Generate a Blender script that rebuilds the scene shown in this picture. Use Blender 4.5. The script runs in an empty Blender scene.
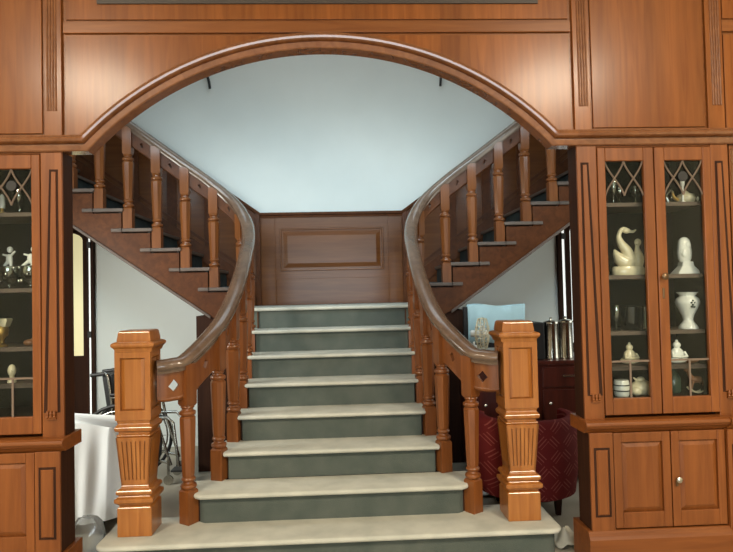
import bpy, bmesh, math, random
from mathutils import Vector, Matrix
random.seed(7)
PI = math.pi
S = bpy.context.scene
COL = S.collection

# ------------------------------------------------------------------ camera
YAW, PITCH, ROLL = math.radians(2.6), math.radians(1.55), math.radians(-1.3)
CAM = Vector((.066, 0, 1.469))
fw = Vector((math.sin(YAW)*math.cos(PITCH), math.cos(YAW)*math.cos(PITCH), math.sin(PITCH)))
r0 = Vector((math.cos(YAW), -math.sin(YAW), 0)); u0 = r0.cross(fw)
rt = math.cos(ROLL)*r0 + math.sin(ROLL)*u0
up = -math.sin(ROLL)*r0 + math.cos(ROLL)*u0
cd = bpy.data.cameras.new('camera'); co = bpy.data.objects.new('camera', cd); COL.objects.link(co)
m = Matrix((( rt.x, up.x, -fw.x, CAM.x), (rt.y, up.y, -fw.y, CAM.y), (rt.z, up.z, -fw.z, CAM.z), (0, 0, 0, 1)))
co.matrix_world = m
cd.sensor_fit = 'HORIZONTAL'; cd.sensor_width = 36; cd.lens = 600/733*36
cd.clip_start = .05
S.camera = co

# ------------------------------------------------------------------ materials
def lin(c):
    return tuple(((v/255)/12.92 if v/255 <= .04045 else ((v/255+.055)/1.055)**2.4) for v in c) + (1,)
def newmat(name):
    mt = bpy.data.materials.new(name); mt.use_nodes = True
    nt = mt.node_tree; b = nt.nodes['Principled BSDF']
    return mt, nt, b
def plain(name, c, rough=.5, metal=0, noise=.0, nscale=20, bump=0, coat=0, spec=.5, emit=None, estr=0):
    mt, nt, b = newmat(name)
    b.inputs['Base Color'].default_value = lin(c); b.inputs['Roughness'].default_value = rough
    b.inputs['Metallic'].default_value = metal; b.inputs['Coat Weight'].default_value = coat
    b.inputs['Coat Roughness'].default_value = .12
    b.inputs['Specular IOR Level'].default_value = spec
    if noise or bump:
        tc = nt.nodes.new('ShaderNodeTexCoord'); n = nt.nodes.new('ShaderNodeTexNoise')
        n.inputs['Scale'].default_value = nscale; n.inputs['Detail'].default_value = 5
        nt.links.new(tc.outputs['Object'], n.inputs['Vector'])
        if noise:
            r = nt.nodes.new('ShaderNodeValToRGB'); l = lin(c)
            r.color_ramp.elements[0].position = .3; r.color_ramp.elements[1].position = .7
            r.color_ramp.elements[0].color = tuple(v*(1-noise) for v in l[:3])+(1,)
            r.color_ramp.elements[1].color = tuple(min(1, v*(1+noise)) for v in l[:3])+(1,)
            nt.links.new(n.outputs['Fac'], r.inputs['Fac']); nt.links.new(r.outputs['Color'], b.inputs['Base Color'])
        if bump:
            bp = nt.nodes.new('ShaderNodeBump'); bp.inputs['Strength'].default_value = bump; bp.inputs['Distance'].default_value = .01
            nt.links.new(n.outputs['Fac'], bp.inputs['Height']); nt.links.new(bp.outputs['Normal'], b.inputs['Normal'])
    if emit:
        b.inputs['Emission Color'].default_value = lin(emit); b.inputs['Emission Strength'].default_value = estr
    return mt
def wood(name, dark, light, axis='z', rough=.32, coat=.35, coatr=.15, plank=0.0, spec=.5):
    # polished timber with streaky grain
    mt, nt, b = newmat(name)
    N = nt.nodes; L = nt.links
    tc = N.new('ShaderNodeTexCoord'); mp = N.new('ShaderNodeMapping')
    sc = {'z': (14, 14, .9), 'x': (.9, 14, 14), 'y': (14, .9, 14), 'd': (9, 9, 9)}[axis]
    mp.inputs['Scale'].default_value = sc
    L.new(tc.outputs['Object'], mp.inputs['Vector'])
    n = N.new('ShaderNodeTexNoise'); n.inputs['Scale'].default_value = 2.2; n.inputs['Detail'].default_value = 7; n.inputs['Distortion'].default_value = .8
    L.new(mp.outputs['Vector'], n.inputs['Vector'])
    r = N.new('ShaderNodeValToRGB'); r.color_ramp.elements[0].position = .32; r.color_ramp.elements[1].position = .68
    r.color_ramp.elements[0].color = lin(dark); r.color_ramp.elements[1].color = lin(light)
    L.new(n.outputs['Fac'], r.inputs['Fac'])
    # broad figure
    mp2 = N.new('ShaderNodeMapping'); mp2.inputs['Scale'].default_value = tuple(.18*v for v in sc)
    L.new(tc.outputs['Object'], mp2.inputs['Vector'])
    n2 = N.new('ShaderNodeTexNoise'); n2.inputs['Scale'].default_value = 2.0; n2.inputs['Detail'].default_value = 3
    L.new(mp2.outputs['Vector'], n2.inputs['Vector'])
    mr = N.new('ShaderNodeMapRange'); mr.inputs['From Min'].default_value = .3; mr.inputs['From Max'].default_value = .7
    mr.inputs['To Min'].default_value = .82; mr.inputs['To Max'].default_value = 1.12
    L.new(n2.outputs['Fac'], mr.inputs['Value'])
    mul = N.new('ShaderNodeMix'); mul.data_type = 'RGBA'; mul.blend_type = 'MULTIPLY'; mul.inputs['Factor'].default_value = 1
    L.new(r.outputs['Color'], mul.inputs['A']); L.new(mr.outputs['Result'], mul.inputs['B'])
    last = mul.outputs['Result']
    if plank:
        sx = N.new('ShaderNodeSeparateXYZ'); L.new(tc.outputs['Object'], sx.inputs['Vector'])
        ml = N.new('ShaderNodeMath'); ml.operation = 'MULTIPLY'; ml.inputs[1].default_value = 6.3; L.new(sx.outputs['X'], ml.inputs[0])
        fl = N.new('ShaderNodeMath'); fl.operation = 'FLOOR'; L.new(ml.outputs[0], fl.inputs[0])
        wn = N.new('ShaderNodeTexWhiteNoise'); wn.noise_dimensions = '1D'; L.new(fl.outputs[0], wn.inputs['W'])
        m2 = N.new('ShaderNodeMapRange'); m2.inputs['To Min'].default_value = 1-plank; m2.inputs['To Max'].default_value = 1+plank*.6
        L.new(wn.outputs['Value'], m2.inputs['Value'])
        mu2 = N.new('ShaderNodeMix'); mu2.data_type = 'RGBA'; mu2.blend_type = 'MULTIPLY'; mu2.inputs['Factor'].default_value = 1
        L.new(last, mu2.inputs['A']); L.new(m2.outputs['Result'], mu2.inputs['B']); last = mu2.outputs['Result']
    L.new(last, b.inputs['Base Color'])
    b.inputs['Roughness'].default_value = rough; b.inputs['Coat Weight'].default_value = coat; b.inputs['Coat Roughness'].default_value = coatr; b.inputs['Specular IOR Level'].default_value = spec
    bp = N.new('ShaderNodeBump'); bp.inputs['Strength'].default_value = .05; bp.inputs['Distance'].default_value = .004
    L.new(n.outputs['Fac'], bp.inputs['Height']); L.new(bp.outputs['Normal'], b.inputs['Normal'])
    return mt
def glassmat(name, tint=(250, 252, 250), refl=.04, rough=.01):
    mt = bpy.data.materials.new(name); mt.use_nodes = True; nt = mt.node_tree; N = nt.nodes; L = nt.links
    N.clear(); o = N.new('ShaderNodeOutputMaterial'); t = N.new('ShaderNodeBsdfTransparent'); g = N.new('ShaderNodeBsdfGlossy')
    t.inputs['Color'].default_value = lin(tint); g.inputs['Roughness'].default_value = rough
    fr = N.new('ShaderNodeFresnel'); fr.inputs['IOR'].default_value = 1.3
    ad = N.new('ShaderNodeMath'); ad.operation = 'ADD'; ad.inputs[1].default_value = refl-.04
    L.new(fr.outputs[0], ad.inputs[0])
    mx = N.new('ShaderNodeMixShader'); L.new(ad.outputs[0], mx.inputs[0]); L.new(t.outputs[0], mx.inputs[1]); L.new(g.outputs[0], mx.inputs[2])
    L.new(mx.outputs[0], o.inputs['Surface'])
    return mt
def milky(name, c, share):
    mt = glassmat(name, (240, 243, 244), .12, .2); nt = mt.node_tree; N = nt.nodes; L = nt.links
    out = [n for n in N if n.type == 'OUTPUT_MATERIAL'][0]; src = out.inputs['Surface'].links[0].from_socket
    df = N.new('ShaderNodeBsdfDiffuse'); df.inputs['Color'].default_value = lin(c)
    mx = N.new('ShaderNodeMixShader'); mx.inputs[0].default_value = share
    L.new(src, mx.inputs[1]); L.new(df.outputs[0], mx.inputs[2]); L.new(mx.outputs[0], out.inputs['Surface']); return mt
def carpet(name, c1, c2):
    mt = plain(name, c1, .95, 0, spec=.1)
    nt = mt.node_tree; N = nt.nodes; L = nt.links; b = N['Principled BSDF']
    tc = N.new('ShaderNodeTexCoord')
    n = N.new('ShaderNodeTexNoise'); n.inputs['Scale'].default_value = 7; n.inputs['Detail'].default_value = 6
    L.new(tc.outputs['Object'], n.inputs['Vector'])
    r = N.new('ShaderNodeValToRGB'); r.color_ramp.elements[0].position = .35; r.color_ramp.elements[1].position = .65
    r.color_ramp.elements[0].color = lin(c1); r.color_ramp.elements[1].color = lin(c2)
    L.new(n.outputs['Fac'], r.inputs['Fac']); L.new(r.outputs['Color'], b.inputs['Base Color'])
    n2 = N.new('ShaderNodeTexNoise'); n2.inputs['Scale'].default_value = 260; L.new(tc.outputs['Object'], n2.inputs['Vector'])
    bp = N.new('ShaderNodeBump'); bp.inputs['Strength'].default_value = .5; bp.inputs['Distance'].default_value = .004
    L.new(n2.outputs['Fac'], bp.inputs['Height']); L.new(bp.outputs['Normal'], b.inputs['Normal'])
    return mt

M = {}
M['panel'] = wood('honey_panel_wood', (116, 62, 20), (135, 78, 31), 'z', .36, .28, .2, plank=.10, spec=.2)
M['panelx'] = wood('honey_rail_wood', (114, 64, 26), (132, 79, 37), 'x', .36, .2, .2, spec=.25)
M['trim'] = wood('arch_moulding_wood', (110, 65, 35), (130, 81, 47), 'd', .25, .5, .12)
M['cab'] = wood('cabinet_wood', (110, 60, 25), (130, 75, 34), 'z', .42, .08, .25, spec=.3)
M['cabx'] = wood('cabinet_rail_wood', (110, 60, 25), (130, 75, 34), 'x', .42, .08, .25, spec=.3)
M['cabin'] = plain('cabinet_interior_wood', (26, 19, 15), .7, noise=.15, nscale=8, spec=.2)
M['newel'] = wood('newel_wood', (140, 82, 32), (164, 104, 48), 'z', .28, .4, .12)
M['stair'] = wood('stair_side_wood', (74, 38, 15), (93, 51, 23), 'd', .45, 0, .2, spec=.2)
M['bal'] = wood('baluster_wood', (106, 58, 24), (126, 73, 34), 'z', .36, .15, .15, spec=.35)
M['rail'] = wood('handrail_wood', (94, 74, 60), (110, 88, 73), 'd', .27, .7, .1, spec=.4)
M['dado'] = wood('wainscot_wood', (94, 53, 23), (110, 65, 31), 'x', .28, .12, .2, spec=.25)
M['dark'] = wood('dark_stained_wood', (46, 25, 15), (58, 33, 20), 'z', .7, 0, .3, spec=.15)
M['tread'] = plain('dull_tread_wood', (92, 76, 66), .6, noise=.15, nscale=10)
M['carpet'] = carpet('worn_lit_tread_carpet', (176, 176, 166), (192, 191, 180))  # tread tops: traffic wear, plus light from above brightened into the colour
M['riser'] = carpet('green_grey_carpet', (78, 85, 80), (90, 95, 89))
M['dcarpet'] = carpet('dark_blue_carpet', (50, 56, 58), (62, 68, 68))
M['wall'] = plain('stairwell_plaster', (222, 226, 222), .85, noise=.02, nscale=3)
M['cream'] = plain('cream_plaster', (214, 212, 186), .85, noise=.03, nscale=3)
M['ceil'] = plain('ceiling_plaster', (225, 222, 212), .9, noise=.02)
M['floor'] = plain('grey_floor', (172, 164, 148), .55, noise=.08, nscale=4)
M['glass'] = glassmat('cabinet_glass')
M['lead'] = plain('tracery_grey_wood', (112, 95, 82), .5, noise=.1)
M['brass'] = plain('aged_metal_knob', (110, 88, 66), .35, .9, noise=.1)
M['white'] = plain('white_ceramic', (236, 236, 230), .25, noise=.02, coat=.4)
M['ivory'] = plain('ivory_ceramic', (222, 210, 178), .3, noise=.05, coat=.4)
M['gold'] = plain('gilded_metal', (190, 150, 80), .3, .8, noise=.15)
M['crystal'] = glassmat('crystal_glass', (215, 222, 215), .3, .08)
M['black'] = plain('black_matte', (24, 23, 24), .5, noise=.1)
M['blackgl'] = plain('black_glazed', (20, 20, 22), .2, coat=.5, noise=.1)
M['steel'] = plain('brushed_steel', (190, 188, 180), .22, 1, noise=.06)
M['sheet'] = plain('white_sheet', (242, 244, 244), .9, noise=.015, nscale=5, spec=.1)
M['blue'] = plain('pale_blue_cloth', (178, 208, 216), .9, noise=.05, nscale=10, spec=.1)
M['mahog'] = wood('mahogany_wood', (66, 26, 20), (86, 36, 27), 'z', .35, .3, .2)
M['rag'] = plain('cream_rag', (214, 206, 186), .95, noise=.06, spec=.1)
M['plastic'] = milky('clear_plastic_film', (214, 216, 214), .3)
M['yellow'] = plain('lit_yellow_pane', (226, 214, 168), .4, emit=(236, 224, 172), estr=.48, noise=.01)
M['daypane'] = plain('daylit_pane', (235, 240, 235), .4, emit=(240, 244, 238), estr=1.0, noise=.01)
M['smoke'] = plain('dark_smoked_panel', (58, 48, 42), .5, noise=.06)
M['brown'] = plain('brown_wooden_carving', (120, 78, 48), .5, noise=.1)
M['green'] = plain('green_bottle_glaze', (56, 72, 60), .25, noise=.1, coat=.3)

def red_fabric():
    mt = plain('maroon_hatched_fabric', (112, 30, 30), .8, spec=.2)
    nt = mt.node_tree; N = nt.nodes; L = nt.links; b = N['Principled BSDF']
    tc = N.new('ShaderNodeTexCoord'); mp = N.new('ShaderNodeMapping')
    mp.inputs['Rotation'].default_value = (0, math.radians(45), 0)
    L.new(tc.outputs['Object'], mp.inputs['Vector'])
    sep = N.new('ShaderNodeSeparateXYZ'); L.new(mp.outputs[0], sep.inputs[0])
    def mth(op, a, v=None, w=None):
        n = N.new('ShaderNodeMath'); n.operation = op
        if hasattr(a, 'is_linked'): L.new(a, n.inputs[0])
        else: n.inputs[0].default_value = a
        if v is not None:
            if hasattr(v, 'is_linked'): L.new(v, n.inputs[1])
            else: n.inputs[1].default_value = v
        return n.outputs[0]
    a, c = sep.outputs['X'], sep.outputs['Z']
    def dash(p, q, off):
        fine = mth('LESS_THAN', mth('FRACT', mth('MULTIPLY', p, 46.0)), .28)
        cell = mth('LESS_THAN', mth('FRACT', mth('ADD', mth('MULTIPLY', p, 7.6), off)), .42)
        ln = mth('LESS_THAN', mth('FRACT', mth('ADD', mth('MULTIPLY', q, 7.6), off)), .55)
        return mth('MULTIPLY', mth('MULTIPLY', fine, cell), ln)
    d = mth('MAXIMUM', dash(a, c, 0.0), dash(c, a, .5))
    mx = N.new('ShaderNodeMix'); mx.data_type = 'RGBA'
    mx.inputs['A'].default_value = lin((100, 27, 26)); mx.inputs['B'].default_value = lin((134, 66, 58))
    L.new(d, mx.inputs['Factor']); L.new(mx.outputs['Result'], b.inputs['Base Color'])
    return mt
M['red'] = red_fabric()

# ------------------------------------------------------------------ mesh builder
class MB:
    def __init__(s, flip=1): s.v = []; s.f = []; s.mi = []; s.sx = flip; s.cur = 0
    def add(s, vs, fs):
        o = len(s.v)
        s.v += [(x*s.sx, y, z) for x, y, z in vs]; s.f += [tuple(i+o for i in f) for f in fs]; s.mi += [s.cur]*len(fs)
        return s
    def box(s, x0, x1, y0, y1, z0, z1):
        return s.add([(x, y, z) for x in (x0, x1) for y in (y0, y1) for z in (z0, z1)],
                     [(0, 1, 3, 2), (4, 6, 7, 5), (0, 4, 5, 1), (2, 3, 7, 6), (0, 2, 6, 4), (1, 5, 7, 3)])
    def frustum(s, cx, cy, levels, ang=0):           # levels: (z, half x, half y)
        vs = []; fs = []; c, d = math.cos(ang), math.sin(ang)
        for z, a, b in levels:
            for px, py in ((-a, -b), (a, -b), (a, b), (-a, b)): vs.append((cx+px*c-py*d, cy+px*d+py*c, z))
        for i in range(len(levels)-1):
            for k in range(4): fs.append((4*i+k, 4*i+(k+1) % 4, 4*i+4+(k+1) % 4, 4*i+4+k))
        fs += [(3, 2, 1, 0), tuple(4*(len(levels)-1)+k for k in range(4))]
        return s.add(vs, fs)
    def prism(s, poly, axis, a0, a1):                # poly: 2-D points in the other two axes
        n = len(poly)
        def mk(p, a): return {'x': (a, p[0], p[1]), 'y': (p[0], a, p[1]), 'z': (p[0], p[1], a)}[axis]
        vs = [mk(p, a0) for p in poly] + [mk(p, a1) for p in poly]
        return s.add(vs, [tuple(range(n-1, -1, -1)), tuple(range(n, 2*n))] + [(i, (i+1) % n, n+(i+1) % n, n+i) for i in range(n)])
    def lathe(s, c, prof, seg=24, axis='z', ang=0, sy=1.0):   # prof: (r, h)
        vs = []; fs = []
        for r, h in prof:
            for k in range(seg):
                t = 2*PI*k/seg+ang; a, b = r*math.cos(t), r*math.sin(t)*sy
                vs.append({'z': (c[0]+a, c[1]+b, c[2]+h), 'y': (c[0]+a, c[1]+h, c[2]+b), 'x': (c[0]+h, c[1]+a, c[2]+b)}[axis])
        for i in range(len(prof)-1):
            for k in range(seg): fs.append((i*seg+k, i*seg+(k+1) % seg, (i+1)*seg+(k+1) % seg, (i+1)*seg+k))
        fs += [tuple(range(seg-1, -1, -1)), tuple((len(prof)-1)*seg+k for k in range(seg))]
        return s.add(vs, fs)
    def ell(s, c, r, seg=16, rings=10):
        prof = [(max(1e-4, math.sin(PI*i/rings)), -math.cos(PI*i/rings)) for i in range(rings+1)]
        vs = []; fs = []
        for q, h in prof:
            for k in range(seg): vs.append((c[0]+r[0]*q*math.cos(2*PI*k/seg), c[1]+r[1]*q*math.sin(2*PI*k/seg), c[2]+r[2]*h))
        for i in range(rings):
            for k in range(seg): fs.append((i*seg+k, i*seg+(k+1) % seg, (i+1)*seg+(k+1) % seg, (i+1)*seg+k))
        return s.add(vs, fs)
    def tube(s, pts, r, seg=10, closed=False):       # r: number or list
        pts = [Vector(p) for p in pts]; n = len(pts); vs = []; fs = []
        up0 = Vector((0, 0, 1)); prev = None
        for i, p in enumerate(pts):
            a = pts[(i-1) % n] if (closed or i > 0) else p; b = pts[(i+1) % n] if (closed or i < n-1) else p
            t = (b-a).normalized()
            if prev is None:
                ref = up0 if abs(t.dot(up0)) < .95 else Vector((1, 0, 0)); x = t.cross(ref).normalized()
            else: x = (prev - t*prev.dot(t)).normalized()
            prev = x; y = t.cross(x)
            rr = r[i] if isinstance(r, (list, tuple)) else r
            for k in range(seg): q = p + rr*(math.cos(2*PI*k/seg)*x + math.sin(2*PI*k/seg)*y); vs.append(tuple(q))
        for i in range(n if closed else n-1):
            j = (i+1) % n
            for k in range(seg): fs.append((i*seg+k, i*seg+(k+1) % seg, j*seg+(k+1) % seg, j*seg+k))
        if not closed: fs += [tuple(range(seg-1, -1, -1)), tuple((n-1)*seg+k for k in range(seg))]
        return s.add(vs, fs)
    def sweep(s, pts, prof, cap=True):               # horizontal-side sweep: prof (side, up)
        pts = [Vector(p) for p in pts]; n = len(pts); m_ = len(prof); vs = []; fs = []
        for i, p in enumerate(pts):
            t = (pts[min(i+1, n-1)]-pts[max(i-1, 0)]).normalized()
            sd = t.cross(Vector((0, 0, 1))).normalized(); uu = sd.cross(t)
            for a, b in prof: vs.append(tuple(p + a*sd + b*uu))
        for i in range(n-1):
            for k in range(m_): fs.append((i*m_+k, i*m_+(k+1) % m_, (i+1)*m_+(k+1) % m_, (i+1)*m_+k))
        if cap: fs += [tuple(range(m_-1, -1, -1)), tuple((n-1)*m_+k for k in range(m_))]
        return s.add(vs, fs)
    def sweepxz(s, pts, prof, y):                    # in-plane sweep (x,z path): prof (normal offset, y offset toward viewer)
        n = len(pts); m_ = len(prof); vs = []; fs = []
        for i in range(n):
            p = Vector(pts[i])
            d1 = (Vector(pts[i])-Vector(pts[i-1])).normalized() if i > 0 else (Vector(pts[1])-Vector(pts[0])).normalized()
            d2 = (Vector(pts[i+1])-Vector(pts[i])).normalized() if i < n-1 else d1
            n1 = Vector((-d1.y, d1.x)); n2 = Vector((-d2.y, d2.x)); nn = (n1+n2).normalized(); nn /= max(.3, nn.dot(n1))
            for a, b in prof: q = p + nn*a; vs.append((q.x, y-b, q.y))
        for i in range(n-1):
            for k in range(m_): fs.append((i*m_+k, i*m_+(k+1) % m_, (i+1)*m_+(k+1) % m_, (i+1)*m_+k))
        fs += [tuple(range(m_-1, -1, -1)), tuple((n-1)*m_+k for k in range(m_))]
        return s.add(vs, fs)
    def build(s, name, mat, parent=None, bevel=0, smooth=0, segs=2, origin=None, weld=False):
        root = parent
        while root is not None and root.parent is not None: root = root.parent
        o3 = Vector(origin) if origin is not None else (root.location.copy() if root is not None else Vector((0, 0, 0)))
        me = bpy.data.meshes.new(name)
        me.from_pydata([tuple(Vector(v)-o3) for v in s.v], [], s.f)
        mats = mat if isinstance(mat, (list, tuple)) else [mat]
        for x in mats: me.materials.append(x)
        for p, i in zip(me.polygons, s.mi): p.material_index = i
        bm = bmesh.new(); bm.from_mesh(me); (bmesh.ops.remove_doubles(bm, verts=bm.verts, dist=1e-5) if weld else None); bmesh.ops.recalc_face_normals(bm, faces=bm.faces); bm.to_mesh(me); bm.free()
        if smooth:
            me.polygons.foreach_set('use_smooth', [True]*len(me.polygons)); me.set_sharp_from_angle(angle=math.radians(smooth))
        ob = bpy.data.objects.new(name, me); COL.objects.link(ob)
        if parent is not None: ob.parent = parent
        elif origin is not None: ob.location = o3
        if bevel:
            md = ob.modifiers.new('bevel', 'BEVEL'); md.width = bevel; md.segments = segs; md.limit_method = 'ANGLE'; md.angle_limit = math.radians(35)
        return ob
def tag(o, label, cat, group=None):
    o['label'] = label; o['category'] = cat
    if group: o['group'] = group
    return o
def thing(name, label, cat, loc, group=None):
    o = bpy.data.objects.new(name, None); COL.objects.link(o); o.location = loc; o.empty_display_size = .1
    return tag(o, label, cat, group)
def struct(o): o['kind'] = 'structure'; return o
def catmull(P, n=10):
    P = [Vector(p) for p in P]; out = []
    for i in range(len(P)-1):
        a = P[i-1] if i > 0 else 2*P[0]-P[1]; b, c = P[i], P[i+1]; d = P[i+2] if i+2 < len(P) else 2*P[-1]-P[-2]
        for k in range(n):
            t = k/n
            out.append(.5*((2*b)+(c-a)*t+(2*a-5*b+4*c-d)*t*t+(3*b-a-3*c+d)*t**3))
    out.append(P[-1]); return out

FY = 3.142           # plane of the panelled front
BY = 6.0             # stairwell back wall
R_, H8 = .17, 1.36   # riser, landing height
def ny(k): return 2.967+.25*k

# ------------------------------------------------------------------ shell
struct(MB().box(-4.6, 4.6, -6.2, 6.2, -.12, 0).build('floor', M['floor']))
struct(MB().box(-4.6, 4.6, -6.2, FY, 3.95, 4.05).build('ceiling', M['ceil']))
struct(MB().box(-4.6, 4.6, FY+.07, 6.2, 5.4, 5.5).build('ceiling_stairwell', M['ceil']))
wb = struct(MB().box(-4.6, 4.6, BY, BY+.15, 0, 5.4).build('wall_back', M['wall']))
struct(MB().box(-4.6, -4.5, -6.2, FY, 0, 3.95).build('wall_left', M['cream']))
struct(MB().box(4.5, 4.6, -6.2, FY, 0, 3.95).build('wall_right', M['cream']))
struct(MB().box(-3.15, -3.02, FY+.07, BY, 0, 5.4).build('wall_stairwell_left', M['wall']))
struct(MB().box(3.02, 3.15, FY+.07, BY, 0, 5.4).build('wall_stairwell_right', M['wall']))
# wall behind the viewer, with a wide daylit window opening
b = MB(); b.box(-4.5, -1.9, -6.2, -6.05, 0, 3.95).box(1.9, 4.5, -6.2, -6.05, 0, 3.95).box(-1.9, 1.9, -6.2, -6.05, 0, .7).box(-1.9, 1.9, -6.2, -6.05, 2.55, 3.95)
struct(b.build('wall_rear', M['cream']))

# arch curve
ARC_R, ARC_T, SPAN = 1.655, 2.757, 1.213
half = [(SPAN*k/36, ARC_T-ARC_R+math.sqrt(ARC_R**2-(SPAN*k/36)**2)) for k in range(37)]
arch = [(-x, z) for x, z in reversed(half)] + half[1:]
SPX, SPZ = half[-1]
def arch_z(x, off=0):
    x = abs(x)
    if x >= SPX: return SPZ
    for (a, za), (c, zc) in zip(half, half[1:]):
        if a <= x <= c: return za+(zc-za)*(x-a)/(c-a)
def offset_half(d):
    out = []
    for i, (x, z) in enumerate(half):
        a = half[max(i-1, 0)]; c = half[min(i+1, len(half)-1)]
        t = Vector((c[0]-a[0], c[1]-a[1])).normalized(); out.append((x-t.y*d, z+t.x*d))
    return out
b = MB()
poly = [(-4.5, SPZ)] + arch + [(4.5, SPZ)]
for (xa, za), (xc, zc) in zip(poly, poly[1:]):
    b.prism([(xa, za), (xc, zc), (xc, 5.4), (xa, 5.4)], 'y', FY+.012, FY+.07)
wf = struct(b.build('wall_front', M['panelx']))
# panels on the front
oh = offset_half(.084)
oz = [(x, z) for x, z in oh]
def outer_z(x):
    x = abs(x)
    for (a, za), (c, zc) in zip(oz, oz[1:]):
        if a <= x <= c: return za+(zc-za)*(x-a)/(c-a)
    return oz[0][1] if x < oz[0][0] else 2.31
b = MB(); xs = [-1.326+2*1.326*i/60 for i in range(61)]
for xa, xc in zip(xs, xs[1:]):
    b.prism([(xa, min(2.832, max(2.31, outer_z(xa)))), (xc, min(2.832, max(2.31, outer_z(xc)))), (xc, 2.832), (xa, 2.832)], 'y', FY+.003, FY+.013)
b.build('arch_panel', M['panel'], wf)
MB().box(-1.338, 1.338, FY-.004, FY+.013, 2.846, 2.906).build('rail', M['panelx'], wf, .003)
MB().box(-1.326, 1.326, FY+.003, FY+.013, 2.919, 3.93).build('upper_panel', M['panel'], wf, .002)
MB().box(-1.163, 1.163, FY-.006, FY+.004, 3.0, 3.7).build('dark_inset', M['smoke'], wf)
for s in (-1, 1):
    for x0, x1 in ((1.344, 1.434), (2.08, 2.172)):
        p = MB(s).box(x0, x1, FY-.006, FY+.013, 2.305, 3.93).build('pilaster', M['panel'], wf, .003)
        f = MB(s); w = x1-x0
        for k in range(4): f.lathe((x0+w*.33+w*.155*k, FY-.006, 2.44), [(.0058, 0), (.0058, 1.45)], 8)
        f.build('reeding', M['trim'], p, smooth=40)
    MB(s).box(1.447, 2.067, FY+.002, FY+.013, 2.325, 3.93).build('side_panel', M['panel'], wf, .003)
    MB(s).box(2.185, 4.5, FY+.003, FY+.013, 2.31, 2.832).build('end_panel', M['panel'], wf, .002)
    MB(s).box(2.175, 4.5, FY-.004, FY+.013, 2.846, 2.906).build('rail', M['panelx'], wf, .002)
    MB(s).box(2.185, 4.5, FY+.003, FY+.013, 2.919, 3.93).build('end_panel', M['panel'], wf, .002)
    # the bay beyond the cabinet: wood below, a glazed light above
    MB(s).box(2.19, 4.5, FY+.0, FY+.07, 0, SPZ-.005).build('end_bay', M['cab'], wf)
    MB(s).box(2.195, 2.55, FY-.012, FY-.002, 1.95, 2.2).build('pane', M['glass'], wf)
# arch moulding and cornice in one run
prof = [(-.003, -.06), (-.003, .022), (.002, .027), (.027, .029), (.030, .016), (.036, .016), (.040, .034), (.047, .043), (.058, .046), (.067, .042), (.073, .032), (.076, .022), (.083, .020), (.085, .012), (.085, -.012)]
run = [(-4.5, SPZ), (-2.2, SPZ)] + arch + [(2.2, SPZ), (4.5, SPZ)]
struct(MB().sweepxz(run, prof, FY).build('trim_1', M['trim'], smooth=30))

# wainscot on the stairwell back wall
wz = lambda x: 2.262 + max(0, abs(x)-.705)*.72
b = MB(); xs = [-3.0, -.705, .705, 3.0]
for xa, xc in zip(xs, xs[1:]):
    lo = lambda x: 1.3 + max(0, abs(x)-.705)*.72
    b.prism([(xa, lo(xa)), (xc, lo(xc)), (xc, wz(xc)), (xa, wz(xa))], 'y', BY-.03, BY+.002)
wn = struct(b.build('trim_2', M['dado']))
cap = [(-3.0, wz(3)), (-.705, wz(0)), (.705, wz(0)), (3.0, wz(3))]
MB().sweepxz(cap, [(-.035, -.005), (-.035, .012), (-.015, .018), (-.01, .04), (.012, .045), (.016, -.005)], BY-.03).build('dado_cap', M['stair'], wn, smooth=30)
b = MB()   # raised field of the landing panel
def field(b, x0, x1, z0, z1, y, d=.02, bw=.035):
    vs = [(x0, y, z0), (x1, y, z0), (x1, y, z1), (x0, y, z1), (x0+bw, y-d, z0+bw), (x1-bw, y-d, z0+bw), (x1-bw, y-d, z1-bw), (x0+bw, y-d, z1-bw)]
    return b.add(vs, [(4, 5, 6, 7), (0, 1, 5, 4), (1, 2, 6, 5), (2, 3, 7, 6), (3, 0, 4, 7), (0, 3, 2, 1)])
def frame(b, x0, x1, z0, z1, y0, y1, w):
    b.box(x0-w, x0, y0, y1, z0-w, z1+w).box(x1, x1+w, y0, y1, z0-w, z1+w).box(x0, x1, y0, y1, z0-w, z0).box(x0, x1, y0, y1, z1, z1+w)
    return b
field(b, -.485, .485, 1.725, 2.09, BY-.029, .012, .045).build('raised_panel', M['dado'], wn)
frame(MB(), -.495, .495, 1.715, 2.10, BY-.042, BY-.028, .02).build('panel_moulding', M['dado'], wn, .006, segs=3)
MB().box(-.7, -.56, BY-.036, BY-.02, 1.36, 2.22).box(.56, .7, BY-.036, BY-.02, 1.36, 2.22).box(-.56, .56, BY-.036, BY-.02, 1.36, 1.62).build('frame_rails', M['dado'], wn, .003)
for s in (-1, 1):
    b = MB(s)
    for j in range(7):
        x0 = .80+.36*j
        b.prism([(x0, wz(x0)-.80), (x0+.09, wz(x0+.09)-.80), (x0+.09, wz(x0+.09)-.04), (x0, wz(x0)-.04)], 'y', BY-.05, BY-.03)
    for d0, d1 in ((.86, .70), (.13, .03)):
        b.prism([(.72, wz(.72)-d0), (3.0, wz(3)-d0), (3.0, wz(3)-d1), (.72, wz(.72)-d1)], 'y', BY-.055, BY-.03)
    b.build('raked_frame', M['stair'], wn, .003)
    MB(s).box(.705, .75, BY-.06, BY-.03, 1.36, 2.28).build('corner_post', M['stair'], wn, .004)
    d = MB(s).prism([(.72, wz(.72)-.66), (3.0, wz(3)-.66), (3.0, wz(3)-.63), (.72, wz(.72)-.63)], 'y', BY-.065, BY-.05).build('raked_bead', M['stair'], wn)

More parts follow.
